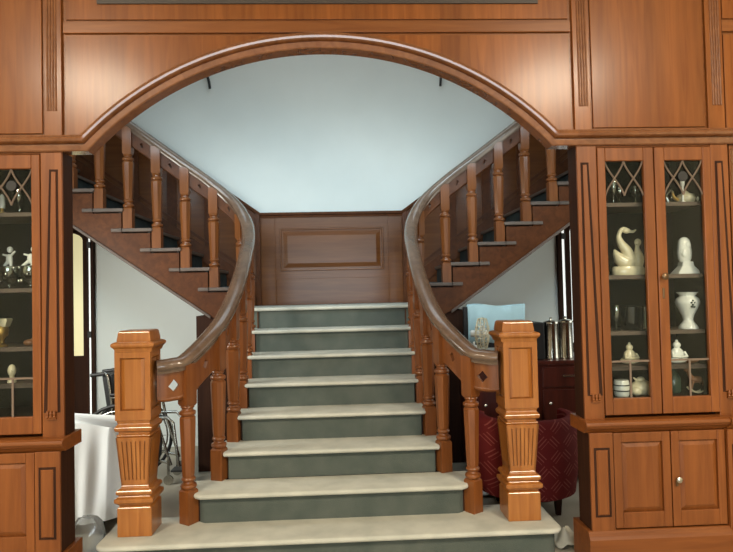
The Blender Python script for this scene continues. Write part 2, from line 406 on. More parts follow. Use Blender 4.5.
# doors in the back wall below the side flights
for s, n, (f0, g0, h0, p0) in ((-1, 1, (2.325, 2.353, 2.376, 2.424)), (1, 2, (2.276, 2.317, 2.348, 2.399))):
    d = struct(MB(s).box(h0, p0, BY-.05, BY, .0, 2.2).box(p0+.34, p0+.46, BY-.05, BY, 0, 2.2).box(p0, p0+.34, BY-.05, BY, 0, .915).box(p0, p0+.34, BY-.05, BY, 2.12, 2.2).build('door_%d' % n, M['dark']))
    ah = MB(s)   # arched head of the pane opening
    for k in range(10):
        a0, a1 = PI*k/10, PI*(k+1)/10; xm = p0+.17
        q0 = (xm+.17*math.cos(a0), 2.04+.075*math.sin(a0)); q1 = (xm+.17*math.cos(a1), 2.04+.075*math.sin(a1))
        ah.prism([q0, (q0[0], 2.13), (q1[0], 2.13), q1], 'y', BY-.05, BY-.004)
    ah.build('arched_head', M['dark'], d)
    MB(s).box(p0-.004, p0+.344, BY-.03, BY-.02, .9, 2.125).build('pane', M['yellow'] if s < 0 else M['daypane'], d)
    MB(s).box(f0, g0, BY-.05, BY, 0, 2.25).build('door_frame', M['dark'], d)
    MB(s).box(g0, h0, BY-.03, BY-.02, .0, 2.2).build('gap_light', M['daypane'], d)
    for z in (1.09, 1.96): MB(s).box(g0-.005, h0+.005, BY-.062, BY-.045, z, z+.06).build('hinge', M['black'], d)

# ------------------------------------------------------------------ staircase
st = thing('staircase', 'wide central stair flight covered in worn grey green carpet rising to the panelled landing', 'staircase', (0, ny(1), 0))
A = {1: 1.235, 2: .775, 3: .652, 4: .605, 5: .594, 6: .610, 7: .614, 8: .64}
B = {1: 1.235, 2: .83, 3: .71, 4: .68, 5: .68, 6: .69, 7: .71}
def nosed(b, outline, z, r=.014, mt=0, mr=1, side=0):
    """carpeted slab: outline (plan, counter-clockwise), rounded nose all round, top at z"""
    n = len(outline); rings = []
    for k in range(7):
        t = PI*k/6
        rings.append((math.sin(t)*r, z-r+math.cos(t)*r))
    vs = []; fs = []
    for off, zz in rings:
        for i in range(n):
            p = Vector(outline[i]); a = Vector(outline[i-1]); c = Vector(outline[(i+1) % n])
            d1 = (p-a).normalized(); d2 = (c-p).normalized(); n1 = Vector((d1.y, -d1.x)); n2 = Vector((d2.y, -d2.x))
            nn = n1+n2
            nn = nn.normalized()/max(.5, nn.normalized().dot(n1)) if nn.length > 1e-4 else n1
            q = p+nn*off; vs.append((q.x, q.y, zz))
    for j in range(6):
        for i in range(n): fs.append((j*n+i, (j+1)*n+i, (j+1)*n+(i+1) % n, j*n+(i+1) % n))
    fs += [tuple(range(n)), tuple(range(6*n+n-1, 6*n-1, -1))]
    b.cur = mt; b.add(vs, fs); b.cur = 0
def corner(x0, x1, y0, y1, r, n=5):
    """plan rectangle with rounded front corners (counter-clockwise from front left)"""
    o = [(x0, y1)]
    for k in range(n+1): t = PI+PI/2*k/n; o.append((x0+r+r*math.cos(t), y0+r+r*math.sin(t)))
    for k in range(n+1): t = 1.5*PI+PI/2*k/n; o.append((x1-r+r*math.cos(t), y0+r+r*math.sin(t)))
    o.append((x1, y1)); return o
for k in range(1, 8):
    b = MB(); y0 = ny(k)+.014; y1 = ny(k+1)+.06; z = R_*k
    if k == 1: out = corner(-A[1], A[1], y0, 3.62, .05)
    elif k == 2: out = [(-B[2], y1-.03), (-A[2]-.03, y0+.10), (-A[2], y0+.02), (-A[2]+.03, y0), (A[2]-.03, y0), (A[2], y0+.02), (A[2]+.03, y0+.10), (B[2], y1-.03)]
    else: out = [(-B[k], y1), (-A[k]-.02, y0+.06), (-A[k], y0), (A[k], y0), (A[k]+.02, y0+.06), (B[k], y1)]
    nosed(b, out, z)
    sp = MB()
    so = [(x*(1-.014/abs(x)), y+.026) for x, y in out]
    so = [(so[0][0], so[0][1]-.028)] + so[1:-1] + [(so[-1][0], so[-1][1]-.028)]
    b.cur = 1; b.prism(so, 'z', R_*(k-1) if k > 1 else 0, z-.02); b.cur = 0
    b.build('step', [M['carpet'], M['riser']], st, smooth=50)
b = MB()
lo = [(-.80, 5.96), (-.80, 5.115), (-.72, 5.08), (-.67, 5.02), (-.64, ny(8)+.022), (.64, ny(8)+.022), (.67, 5.02), (.72, 5.08), (.80, 5.115), (.80, 5.96)]
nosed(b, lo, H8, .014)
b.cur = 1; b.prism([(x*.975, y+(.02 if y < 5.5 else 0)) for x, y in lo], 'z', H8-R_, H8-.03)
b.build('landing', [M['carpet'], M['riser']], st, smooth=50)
for s in (-1, 1):
    b = MB(s)
    for k in range(2, 8):
        b.box(B[k]-.10, B[k]-.045, ny(k)+.07, ny(k+1)+.08, 0, R_*k-.035)
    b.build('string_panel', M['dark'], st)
    b = MB(s).box(.60, 1.145, 5.115, 5.145, 0, 1.30).box(1.115, 1.145, 5.145, BY-.01, 0, 1.30)
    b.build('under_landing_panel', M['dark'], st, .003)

# side flights
SN = lambda j: .782+.2365*(j-1)       # nosing x of side tread j
for s, w in ((-1, 'left'), (1, 'right')):
    sf = thing('side_stair', 'brown open string side stair climbing from the landing to the %s' % w, 'staircase', (s*.9, 5.1, H8), 'side stairs off the landing')
    NJ = 9
    for j in range(1, NJ):
        x0 = SN(j); z = H8+R_*j+.008
        t = MB(s).box(x0, SN(j+1)+.02, 5.075, BY-.035, z-.03, z).box(SN(j+1)+.0, SN(j+1)+.10, 5.075, 5.098, z-.03, z).build('tread', M['tread'], sf, .006)
        MB(s).box(x0+.028, SN(j+1)+.0, 5.20, BY-.06, z-.002, z+.008).build('carpet_runner', M['dcarpet'], t)
        MB(s).box(x0+.022, x0+.04, 5.11, BY-.04, z-R_, z-.03).build('riser', M['dcarpet'], sf)
    top = []
    for j in range(1, NJ):
        top += [(SN(j)+.02, H8+R_*(j-1)-.002), (SN(j)+.02, H8+R_*j-.032)]
    xe = SN(NJ)+.02; top += [(xe, H8+R_*(NJ-1)-.032)]
    zb = lambda x: 1.30+.70*(x-1.036)
    b = MB(s)
    for j in range(1, NJ):
        xa = SN(j)+.02; xc = SN(j+1)+.02; zt = H8+R_*j-.032
        za = max(1.20, zb(xa)); zc = max(1.20, zb(xc))
        b.prism([(xa, za), (xc, zc), (xc, zt), (xa, zt)], 'y', 5.10, 5.135)
    b.build('string_board', M['stair'], sf)
    b = MB(s).prism([(1.02, zb(1.02)-.014), (xe, zb(xe)-.014), (xe, zb(xe)+.012), (1.02, zb(1.02)+.012)], 'y', 5.085, 5.135)
    b.build('string_bead', M['tread'], sf, .004)
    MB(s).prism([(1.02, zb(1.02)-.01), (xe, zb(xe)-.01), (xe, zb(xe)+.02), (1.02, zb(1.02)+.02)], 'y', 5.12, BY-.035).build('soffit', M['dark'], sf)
    # curved corner fascia beneath the landing edge
    MB(s).prism([(.61, 5.0), (.66, 5.05), (.72, 5.09), (.82, 5.105), (.82, 5.125), (.60, 5.125)], 'z', 1.19, H8-.035).build('corner_fascia', M['stair'], sf)

# ------------------------------------------------------------------ railings
RP = [(.972, 3.44, 1.080), (.90, 3.465, 1.086), (.825, 3.525, 1.112), (.697, 3.765, 1.277), (.648, 4.02, 1.44), (.63, 4.27, 1.608), (.633, 4.52, 1.76), (.645, 4.77, 1.905),
      (.69, 4.97, 2.07), (.80, 5.09, 2.25), (.98, 5.13, 2.412), (1.22, 5.13, 2.590), (1.69, 5.13, 2.938), (2.4, 5.13, 3.463), (2.75, 5.13, 3.722)]
PATH = catmull(RP, 12)
def at_xy(x, y):
    return min(range(len(PATH)), key=lambda i: (PATH[i].x-x)**2+(PATH[i].y-y)**2)
SUP = [(.985, 3.44, None)] + [(RP[i+1][0], RP[i+1][1], R_*i) for i in range(1, 7)] + [(.745, 5.045, H8)]
SUP += [(.987+.2365*(j-1), 5.13, H8+R_*j) for j in range(1, 8)]
def baluster(b, x, y, z0, z1, ang):
    h = z1-z0; q = .0375
    e = .30 if h > .75 else .25
    lb, ub = z0+.215*h, z0+.735*h
    b.frustum(x, y, [(z0, q, q), (lb-.012, q, q), (lb, q*.8, q*.8)], ang)
    rs = [(.034, 0), (.044, .006), (.047, .016), (.044, .026), (.032, .032), (.030, .042), (.038, .048), (.041, .056), (.038, .064), (.031, .07)]
    b.lathe((x, y, lb), rs, 16)
    # octagonal vase shaft, wider towards the top
    b.lathe((x, y, lb+.07), [(.034, 0), (.037, .02), (.047, ub-lb-.16), (.047, ub-lb-.14), (.036, ub-lb-.125)], 8, ang=ang+PI/8)
    b.lathe((x, y, ub-.058), [(.034, 0), (.045, .006), (.048, .016), (.045, .026), (.034, .032), (.033, .042), (.04, .05), (.037, .058)], 16)
    b.frustum(x, y, [(ub-.002, q*.8, q*.8), (ub+.012, q, q), (z1, q, q)], ang)
railprof = [(-.030, -.045), (.030, -.045), (.034, -.024), (.050, -.018), (.054, -.004), (.050, .012), (.036, .026), (.018, .033), (0, .035), (-.018, .033), (-.036, .026), (-.050, .012), (-.054, -.004), (-.050, -.018), (-.034, -.024)]
def fascia(b, pts, depth0, depth1, sag, th=.026, hole=.022):
    """board hung below the rail along plan points, with a diamond cut through its middle"""
    # resample
    L = [0]
    for p, q in zip(pts, pts[1:]): L.append(L[-1]+(q-p).length)
    T = L[-1]
    def P(s):
        for i in range(len(L)-1):
            if L[i] <= s <= L[i+1]+1e-9: return pts[i].lerp(pts[i+1], (s-L[i])/max(1e-9, L[i+1]-L[i]))
        return pts[-1]
    c = T*.5; ss = sorted(set([round(T*i/14, 5) for i in range(15)] + [round(c-hole, 5), round(c, 5), round(c+hole, 5)]))
    n = len(ss); rows = []
    for s_ in ss:
        p = P(s_); e = T*.02
        t = (P(min(T, s_+e))-P(max(0, s_-e))); t.z = 0; t.normalize(); nn = Vector((t.y, -t.x, 0))
        u = s_/T; dep = depth0+(depth1-depth0)*u + sag*math.sin(PI*u)
        zt = p.z-.02; zb_ = p.z-dep; zc = p.z-.045-(dep-.045)*.5
        h = max(0, hole*1.15*(1-abs(s_-c)/hole))
        for sd in (1, -1):
            q = p+nn*sd*th/2
            for z in (zt, zc+h, zc-h, zb_): rows.append((q.x, q.y, z))
    fs = []
    for i in range(n-1):
        a, d = i*8, (i+1)*8
        fs += [(a, d, d+1, a+1), (a+2, d+2, d+3, a+3), (a+4, a+5, d+5, d+4), (a+6, a+7, d+7, d+6),
               (a, a+4, d+4, d), (a+3, d+3, d+7, a+7), (a+1, d+1, d+5, a+5), (a+2, a+6, d+6, d+2)]
    for a in (0, (n-1)*8): fs += [(a, a+1, a+5, a+4), (a+2, a+3, a+7, a+6)]
    b.add(rows, fs)
def fascia_depth(n_, u):
    d0, d1, sg = (.19, .20, .004) if n_ == 0 else (.235, .235, -.02) if n_ == 1 else (.235, .225, -.03) if n_ < 7 else (.165, .165, 0)
    return d0+(d1-d0)*u+sg*math.sin(PI*u)
for s, w in ((-1, 'left'), (1, 'right')):
    rl = thing('stair_railing', 'curved wooden railing sweeping from the %s newel post up to the %s side stair' % (w, w), 'railing', (s*.7, 4.2, 0), 'curved stair railings')
    MB(s).sweep(PATH, railprof).build('handrail', M['rail'], rl, smooth=60)
    idx = [0]
    for i, (x, y, z0) in enumerate(SUP):
        if z0 is None: continue
        k = at_xy(x, y); idx.append(k)
        t = PATH[min(k+1, len(PATH)-1)]-PATH[max(k-1, 0)]; ang = math.atan2(t.y, t.x)
        if i > 3: ang = 0 if i > 7 else ang
        b = MB(s); baluster(b, x, y, z0, PATH[k].z-.03, ang)
        b.build('baluster', M['bal'], rl, smooth=30)
    for n_, (i0, i1) in enumerate(zip(idx, idx[1:])):
        seg = PATH[i0:i1+1]
        if len(seg) < 3: continue
        b = MB(s)
        if n_ == 0: fascia(b, seg, .19, .20, .004, hole=.030)
        elif n_ == 1: fascia(b, seg, .235, .235, -.02, hole=.026)
        elif n_ < 7: fascia(b, seg, .235, .225, -.03, hole=.026)
        else: fascia(b, seg, .165, .165, 0, hole=.02)
        b.build('fascia_board', M['bal'] if n_ < 7 else M['stair'], rl, weld=True)
        low = [p-Vector((0, 0, 1))*(fascia_depth(n_, i/(len(seg)-1))-.006) for i, p in enumerate(seg)]
        MB(s).tube(low, .0165 if n_ == 0 else .0145, 8).build('lower_bead', M['bal'] if n_ < 7 else M['stair'], rl, smooth=60)

# ------------------------------------------------------------------ newel posts
for s, w in ((-1, 'left'), (1, 'right')):
    cx, cy = s*1.074, 3.44
    nw = thing('newel_post', 'stout square newel post with fluted taper at the foot of the %s railing' % w, 'newel post', (cx, cy, R_), 'newel posts at the stair foot')
    q = .0925
    MB().frustum(cx, cy, [(R_, q, q), (.325, q, q), (.333, q-.008, q-.008)]).build('base', M['newel'], nw, .004)
    MB().frustum(cx, cy, [(.333, .08, .08), (.345, .09, .09), (.356, .104, .104), (.376, .104, .104), (.384, .086, .086), (.392, .084, .084), (.398, .096, .096), (.412, .098, .098), (.422, .092, .092), (.428, .076, .076), (.442, .074, .074)]).build('base_moulding', M['newel'], nw, .003)
    sh = MB().frustum(cx, cy, [(.442, .066, .066), (.705, .086, .086), (.716, .094, .094), (.722, .088, .088)]).build('tapered_shaft', M['newel'], nw, .002)
    fl = MB()
    def hw(z): return .074+(.094-.074)*(z-.442)/(.705-.442)
    for fa in range(4):
        c_, s_ = math.cos(fa*PI/2), math.sin(fa*PI/2)
        def slab(u0, u1, z0, z1):
            vs = []
            for o in (0, -.009):
                for u, z in ((u0, z0), (u1, z0), (u1, z1), (u0, z1)):
                    h_ = hw(z); lx, ly = u*h_, -(h_+o); vs.append((cx+lx*c_-ly*s_, cy+lx*s_+ly*c_, z))
            fl.add(vs, [(0, 1, 2, 3), (7, 6, 5, 4), (0, 4, 5, 1), (1, 5, 6, 2), (2, 6, 7, 3), (3, 7, 4, 0)])
        slab(-1, 1, .442, .474); slab(-1, 1, .684, .706)
        e = [-1] + [v for k in range(6) for v in (-.66+.264*k-.043, -.66+.264*k+.043)] + [1]
        for k in range(7): slab(e[2*k], e[2*k+1], .474, .684)
    fl.build('fluting', M['newel'], sh)
    MB().frustum(cx, cy, [(.722, .084, .084), (.735, .082, .082), (.742, .098, .098), (.76, .102, .102), (.772, .092, .092), (.78, .086, .086), (.80, .092, .092)]).build('collar_moulding', M['newel'], nw, .003)
    b = MB()   # upper block: core plus proud frame on each face
    c0 = .080
    b.box(cx-c0, cx+c0, cy-c0, cy+c0, .80, 1.175)
    w0, w1 = .067, .096
    for sx_ in (-1, 1):
        for sy_ in (-1, 1):
            b.box(cx+min(sx_*w0, sx_*w1), cx+max(sx_*w0, sx_*w1), cy+min(sy_*w0, sy_*w1), cy+max(sy_*w0, sy_*w1), .80, 1.178)
    for z0, z1 in ((.80, .852), (1.138, 1.178)):
        b.box(cx-w0, cx+w0, cy-w1, cy+w1, z0, z1).box(cx-w1, cx-w0, cy-w0, cy+w0, z0, z1).box(cx+w0, cx+w1, cy-w0, cy+w0, z0, z1)
    bl = b.build('panelled_block', M['newel'], nw)
    pb = MB()
    for fa in range(4):
        c_, s_ = math.cos(fa*PI/2), math.sin(fa*PI/2)
        def tr(x, y, z): return (cx+x*c_-y*s_, cy+x*s_+y*c_, z)
        w_, z0, z1, y_ = .066, .853, 1.137, -.080
        vs = [tr(-w_, y_, z0), tr(w_, y_, z0), tr(w_, y_, z1), tr(-w_, y_, z1), tr(-w_+.022, y_-.008, z0+.008), tr(w_-.022, y_-.008, z0+.008), tr(w_-.022, y_-.008, z1-.008), tr(-w_+.022, y_-.008, z1-.008)]
        pb.add(vs, [(4, 5, 6, 7), (0, 1, 5, 4), (1, 2, 6, 5), (2, 3, 7, 6), (3, 0, 4, 7)])
    pb.build('raised_panel', M['newel'], bl)
    kx = s*1.067
    MB().frustum(kx, cy, [(1.170, .098, .098), (1.178, .10, .10), (1.190, .105, .105), (1.200, .114, .114), (1.206, .117, .117), (1.216, .117, .117), (1.222, .110, .110), (1.226, .098, .098)]).build('cap_moulding', M['newel'], nw, .002)
    MB().frustum(kx, cy, [(1.224, .092, .092), (1.238, .092, .092), (1.280, .086, .086), (1.287, .078, .078)]).build('cap', M['newel'], nw, .004)

# ------------------------------------------------------------------ display cabinets
def cabinet(s, w):
    lab = {'left': 'tall glazed wooden display cabinet built in left of the stair arch', 'right': 'tall glazed wooden display cabinet built in right of the stair arch'}[w]
    cb = thing('display_cabinet', lab, 'cabinet', (s*1.76, 3.25, 0), 'display cabinets flanking the arch')
    y0, yb = 3.13, 3.50
    b = MB(s)   # face frame
    b.box(1.345, 1.452, y0, 3.25, .77, 2.228).box(2.078, 2.176, y0, 3.25, .77, 2.228)
    b.box(1.452, 2.078, y0+.004, 3.17, 2.215, 2.228)
    b.build('face_frame', M['cab'], cb, .003)
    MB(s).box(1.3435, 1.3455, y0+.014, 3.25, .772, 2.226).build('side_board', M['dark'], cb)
    b = MB(s)
    b.box(1.455, 1.475, 3.17, yb, .77, 2.228).box(2.055, 2.075, 3.17, yb, .77, 2.228).box(1.475, 2.055, yb-.015, yb, .77, 2.228)
    b.box(1.475, 2.055, 3.17, yb-.015, 2.208, 2.228).box(1.475, 2.055, 3.165, yb-.015, .85, .868)
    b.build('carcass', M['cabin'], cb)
    for z in (1.925, 1.53, 1.226, 1.037):
        MB(s).box(1.476, 2.054, 3.19, yb-.016, z-.022, z).build('shelf', M['tread'], cb, .002)
    for ox in (0, .737):
        # sunk tapering strip: dark grooves either side of a raised tapered slip
        xc = 1.406+ox
        p = MB(s).prism([(1.362+ox, .895), (1.444+ox, .895), (1.408+ox, 2.135), (1.364+ox, 2.135)], 'y', y0-.001, y0+.004).build('tapered_inset', M['dark'], cb)
        MB(s).prism([(1.374+ox, .90), (1.424+ox, .90), (1.396+ox, 2.122), (1.374+ox, 2.122)], 'y', y0-.007, y0).build('tapered_slip', M['cab'], p, .002)
        b = MB(s)
        for o in (-.017, .0, .017): b.lathe((xc+o, y0-.01, .868), [(.005, 0), (.009, .006), (.005, .014), (.0085, .024), (.005, .034), (.003, .038)], 8)
        b.box(xc-.025, xc+.025, y0-.012, y0+.002, .862, .870).build('foot_ornament', M['cab'], p, smooth=40)
    for x0, x1, g0, g1 in ((1.455, 1.760, 1.497, 1.705), (1.766, 2.075, 1.820, 2.030)):
        b = MB(s)
        b.box(x0, g0, y0-.006, y0+.022, .79, 2.212).box(g1, x1, y0-.006, y0+.022, .79, 2.212).box(g0, g1, y0-.006, y0+.022, .79, .878).box(g0, g1, y0-.006, y0+.022, 2.14, 2.212)
        d = b.build('glazed_door', M['cab'], cb, .004)
        MB(s).box(g0-.004, g1+.004, y0+.010, y0+.014, .874, 2.144).build('glass_pane', M['glass'], d)
        t = MB(s); W = g1-g0; z1, z0 = 2.14, 1.955
        def U(u, v): return (g0+W*u, y0+.006, z0+(z1-z0)*v)
        for a, c in ((.5, 1), (1, .5), (.5, 0), (0, .5)):
            pts = []
            for i in range(13):
                v = 1-i/12; e = i/12; e = e*e*(3-2*e)*.55+e*.45
                pts.append(U(a+(c-a)*e, v))
            t.tube(pts, .0048, 6)
        t.build('tracery', M['lead'], d, smooth=60)
        if not (w == 'right' and x0 < 1.6):
            MB(s).lathe((g0+W*.5, y0+.004, 2.055), [(.026, 0), (.028, .004), (.022, .008)], 20, axis='y').build('rosette', M['black'], d)
        b = MB(s).box(g0, g1, y0+.004, y0+.0095, 1.066, 1.076).box(g0+W*.5-.005, g0+W*.5+.005, y0+.004, y0+.0095, .878, 1.066)
        b.build('glazing_bar', M['lead'], d)
    # knob and escutcheon on the second door stile
    k = MB(s).lathe((1.79, y0-.036, 1.517), [(.006, .03), (.006, .016), (.017, .012), (.019, .004), (.012, -.002)], 14, axis='y').build('door_knob', M['brass'], cb, smooth=50)
    MB(s).box(1.784, 1.796, y0-.010, y0-.005, 1.40, 1.455).build('keyhole_plate', M['brass'], cb, .002)
    # ledge between glazed top and base
    b = MB(s)
    for x0, x1, yy in ((1.325, 2.11, 3.062), (2.09, 2.20, 3.045)):
        b.prism([(yy, .750), (yy+.004, .764), (yy+.02, .772), (3.29, .776), (3.29, .706), (yy+.045, .706), (yy+.034, .722), (yy+.012, .734)], 'x', x0, x1)
    b.build('ledge', M['cabx'], cb, .003)
    # base
    b = MB(s)
    b.box(1.348, 1.472, 3.088, 3.25, .19, .708).box(2.078, 2.19, 3.075, 3.25, .19, .708)
    b.box(1.472, 2.078, 3.12, yb, .19, .708)
    b.build('base_case', M['cab'], cb, .003)
    MB(s).box(1.3465, 1.3485, 3.10, 3.25, .205, .705).build('side_board', M['dark'], cb)
    b = MB(s)
    for x0, x1, yy in ((1.325, 2.11, 3.065), (2.09, 2.21, 3.05)):
        b.prism([(yy, 0), (yy, .165), (yy+.008, .18), (yy+.014, .195), (yy+.024, .205), (3.29, .205), (3.29, 0)], 'x', x0, x1)
    b.build('plinth', M['cabx'], cb, .003)
    for x0, x1, yy in ((1.368, 1.452, 3.088), (2.10, 2.17, 3.075)):
        p = MB(s).box(x0, x1, yy-.002, yy+.002, .275, .632).build('sunk_panel', M['dark'], cb)
        field(MB(s), x0+.012, x1-.010, .285, .62, yy-.002, .006, .006).build('panel_field', M['cab'], p)
    for x0, x1, hx in ((1.476, 1.778, None), (1.784, 2.074, 1.807)):
        zt = .708
        b = MB(s); ya, yc = 3.092, 3.118; st_ = .042
        b.box(x0, x0+st_, ya, yc, .212, zt-.004).box(x1-st_, x1, ya, yc, .212, zt-.004).box(x0+st_, x1-st_, ya, yc, .212, .292).box(x0+st_, x1-st_, ya, yc, .655, zt-.004).box(x0+st_, x1-st_, ya+.014, yc, .292, .655)
        d = b.build('base_door', M['cab'], cb, .003)
        field(MB(s), x0+st_+.003, x1-st_-.003, .296, .651, ya+.013, .010, .022).build('door_panel', M['cab'], d)
        if hx:
            MB(s).lathe((hx, ya-.032, .458), [(.006, .032), (.006, .014), (.013, .01), (.016, .002), (.009, -.004)], 14, axis='y').build('knob', M['steel'], d, smooth=50)
            MB(s).box(hx-.006, hx+.008, ya-.004, ya+.001, .42, .448).build('escutcheon', M['brass'], d)
    return cb
cabinet(-1, 'left'); cabinet(1, 'right')

# ------------------------------------------------------------------ things in the cabinets
Y1 = 3.27
def one(b, name, mat, label, cat, loc, group=None, bevel=0, smooth=50):
    o = b.build(name, mat, None, bevel, smooth, origin=loc); return tag(o, label, cat, group)
def vase_prof(pairs): return pairs
before = set(bpy.data.objects)
# swans
t = thing('swan_figurine', 'cream porcelain pair of swans on an oval base', 'figurine', (1.605, Y1, 1.53))
MB().lathe((1.605, Y1, 1.53), [(.085, 0), (.09, .006), (.09, .04), (.082, .05)], 28, sy=.55).build('base', M['ivory'], t, smooth=50)
b = MB(); b.ell((1.60, Y1, 1.612), (.058, .036, .045)).tube([(1.585, Y1, 1.605), (1.556, Y1, 1.625), (1.538, Y1, 1.655), (1.530, Y1, 1.675)], [.04, .032, .018, .005], 12)
nk = catmull([(1.612, Y1, 1.62), (1.60, Y1, 1.665), (1.572, Y1, 1.705), (1.558, Y1, 1.745), (1.575, Y1, 1.785), (1.602, Y1, 1.785), (1.614, Y1, 1.768)], 6)
b.tube(nk, [.038-.026*min(1, i/20) for i in range(len(nk))], 14); b.ell((1.603, Y1-.002, 1.778), (.022, .015, .016))
b.tube([(1.61, Y1, 1.776), (1.64, Y1-.004, 1.772), (1.655, Y1-.004, 1.783)], [.011, .008, .004], 8)
b.build('large_swan', M['ivory'], t, smooth=60)
b = MB(); b.ell((1.66, Y1-.01, 1.615), (.030, .028, .055)); b.tube([(1.66, Y1-.01, 1.64), (1.655, Y1-.01, 1.68), (1.657, Y1-.01, 1.70)], [.024, .012, .012], 12); b.ell((1.659, Y1-.012, 1.712), (.019, .017, .021)).tube([(1.65, Y1-.02, 1.70), (1.64, Y1-.03, 1.695)], [.006, .003], 8)
b.build('cygnet', M['ivory'], t, smooth=60)
# white bust / madonna
t = thing('madonna_figurine', 'white praying bust on a flared foot behind the right glazed door', 'figurine', (1.935, Y1, 1.53))
MB().frustum(1.935, Y1, [(1.53, .068, .045), (1.537, .066, .043), (1.575, .034, .028), (1.60, .03, .026)]).build('foot', M['white'], t, .004)
b = MB(); b.lathe((1.93, Y1, 1.595), [(.026, 0), (.036, .02), (.04, .055), (.036, .09), (.034, .11), (.030, .125), (.018, .138), (.003, .143)], 20, sy=.8)
b.ell((1.938, Y1-.022, 1.69), (.017, .012, .022)).ell((1.922, Y1-.020, 1.645), (.022, .014, .03)); b.build('veiled_head', M['white'], t, smooth=60)
# white vase
t = thing('white_vase', 'white baluster vase with a small green flower motif', 'vase', (1.937, Y1, 1.226))
MB().lathe((1.937, Y1, 1.226), [(.052, 0), (.053, .004), (.046, .018), (.030, .038), (.026, .052), (.031, .072), (.047, .105), (.061, .135), (.064, .150), (.058, .168), (.044, .178), (.040, .184), (.050, .196), (.058, .203), (.052, .204), (.036, .186)], 28).build('body', M['white'], t, smooth=70)
b = MB()
for dx, dz in ((0, 0), (-.008, .012), (.008, .012), (0, .022), (-.007, -.010), (.007, -.012)): b.ell((1.932+dx, Y1-.0605, 1.36+dz), (.007, .005, .006), 8, 6)
b.build('flower_motif', M['green'], t, smooth=60)
# dark pot, glasses and bottle behind door one, second shelf up
one(MB().lathe((1.625, Y1+.03, 1.226), [(.045, 0), (.052, .005), (.058, .05), (.066, .11), (.068, .13), (.06, .135), (.055, .10)], 24), 'dark_pot', M['blackgl'], 'black glazed pot below the swans', 'pot', (1.625, Y1+.03, 1.226))
one(MB().lathe((1.528, Y1, 1.226), [(.022, 0), (.023, .004), (.005, .012), (.005, .05), (.02, .07), (.026, .11), (.022, .14), (.020, .14), (.024, .11), (.004, .072)], 18), 'stemmed_glass', M['crystal'], 'stemmed crystal glass left of the black pot', 'glass', (1.528, Y1, 1.226))
one(MB().lathe((1.683, Y1-.02, 1.226), [(.018, 0), (.02, .01), (.012, .06), (.014, .10), (.02, .13), (.01, .135)], 16), 'bud_vase', M['crystal'], 'slim clear bud vase right of the black pot', 'vase', (1.683, Y1-.02, 1.226))
# top shelf
def goblet(x, y, z, h, label, r=.028):
    return one(MB().lathe((x, y, z), [(r*.8, 0), (r*.82, .004), (.005, .012), (.005, h*.42), (r*.8, h*.55), (r, h*.8), (r*.85, h), (r*.78, h), (r*.9, h*.8), (.004, h*.5)], 18), 'goblet', M['crystal'], label, 'glass', (x, y, z), 'goblets on the top shelf')
goblet(1.535, Y1, 1.925, .13, 'cut crystal goblet at the left end of the swan cabinet top shelf')
goblet(1.60, Y1+.06, 1.925, .11, 'low crystal goblet second from the left above the swans')
goblet(1.66, Y1, 1.925, .10, 'small crystal goblet near the middle of the top shelf above the swans')
t = thing('teapot', 'gilt edged glass teapot on the top shelf of the right cabinet', 'teapot', (1.95, Y1, 1.925))
MB().lathe((1.95, Y1, 1.925), [(.03, 0), (.045, .012), (.05, .03), (.042, .05), (.02, .058), (.008, .07), (.002, .074)], 20).build('body', M['ivory'], t, smooth=60)
MB().tube(catmull([(1.905, Y1, 1.945), (1.88, Y1, 1.965), (1.875, Y1, 1.995)], 5), [.012-.0006*i for i in range(11)], 8).build('spout', M['gold'], t, smooth=60)
MB().tube(catmull([(1.995, Y1, 1.94), (2.018, Y1, 1.955), (2.01, Y1, 1.98), (1.985, Y1, 1.975)], 5), .005, 8).build('handle', M['gold'], t, smooth=60)
one(MB().lathe((1.915, Y1-.03, 1.925), [(.015, 0), (.016, .004), (.006, .01), (.006, .09), (.011, .10), (.012, .14), (.004, .15)], 14), 'candlestick', M['white'], 'thin white candle holder in front of the glass teapot', 'candlestick', (1.915, Y1-.03, 1.925))
one(MB().tube(catmull([(1.85, Y1, 1.93), (1.838, Y1, 1.97), (1.862, Y1, 2.0), (1.878, Y1, 1.98), (1.86, Y1, 1.955)], 6), [.012-.0003*i for i in range(25)], 10), 'glass_swan', M['crystal'], 'curled glass bird ornament left of the teapot', 'figurine', (1.855, Y1, 1.925))
one(MB().ell((2.0, Y1-.05, 1.944), (.018, .018, .018)).lathe((2.0, Y1-.05, 1.925), [(.012, 0), (.008, .01)], 12), 'egg_ornament', M['white'], 'round white egg ornament on the top shelf beside the teapot', 'figurine', (2.0, Y1-.05, 1.925))
# shelf 1.037
def buddha(x, y, z, h, mat, name, label, hat=False):
    b = MB(); b.ell((x, y, z+.18*h), (.36*h, .26*h, .18*h)).lathe((x, y, z+.15*h), [(.27*h, 0), (.24*h, .2*h), (.2*h, .4*h), (.1*h, .52*h)], 18, sy=.75)
    b.ell((x, y, z+.78*h), (.13*h, .12*h, .15*h)).ell((x, y, z+.95*h), (.05*h, .05*h, .07*h)).tube([(x-.2*h, y-.1*h, z+.5*h), (x-.24*h, y-.2*h, z+.32*h), (x, y-.26*h, z+.3*h)], .055*h, 8).tube([(x+.2*h, y-.1*h, z+.5*h), (x+.24*h, y-.2*h, z+.32*h), (x, y-.26*h, z+.3*h)], .055*h, 8)
    return one(b, name, mat, label, 'figurine', (x, y, z))
buddha(1.597, Y1, 1.037, .12, M['ivory'], 'seated_figurine', 'cream seated figurine behind the left door of the right cabinet')
buddha(1.855, Y1-.02, 1.037, .13, M['white'], 'seated_figurine', 'white seated figure below the white vase')
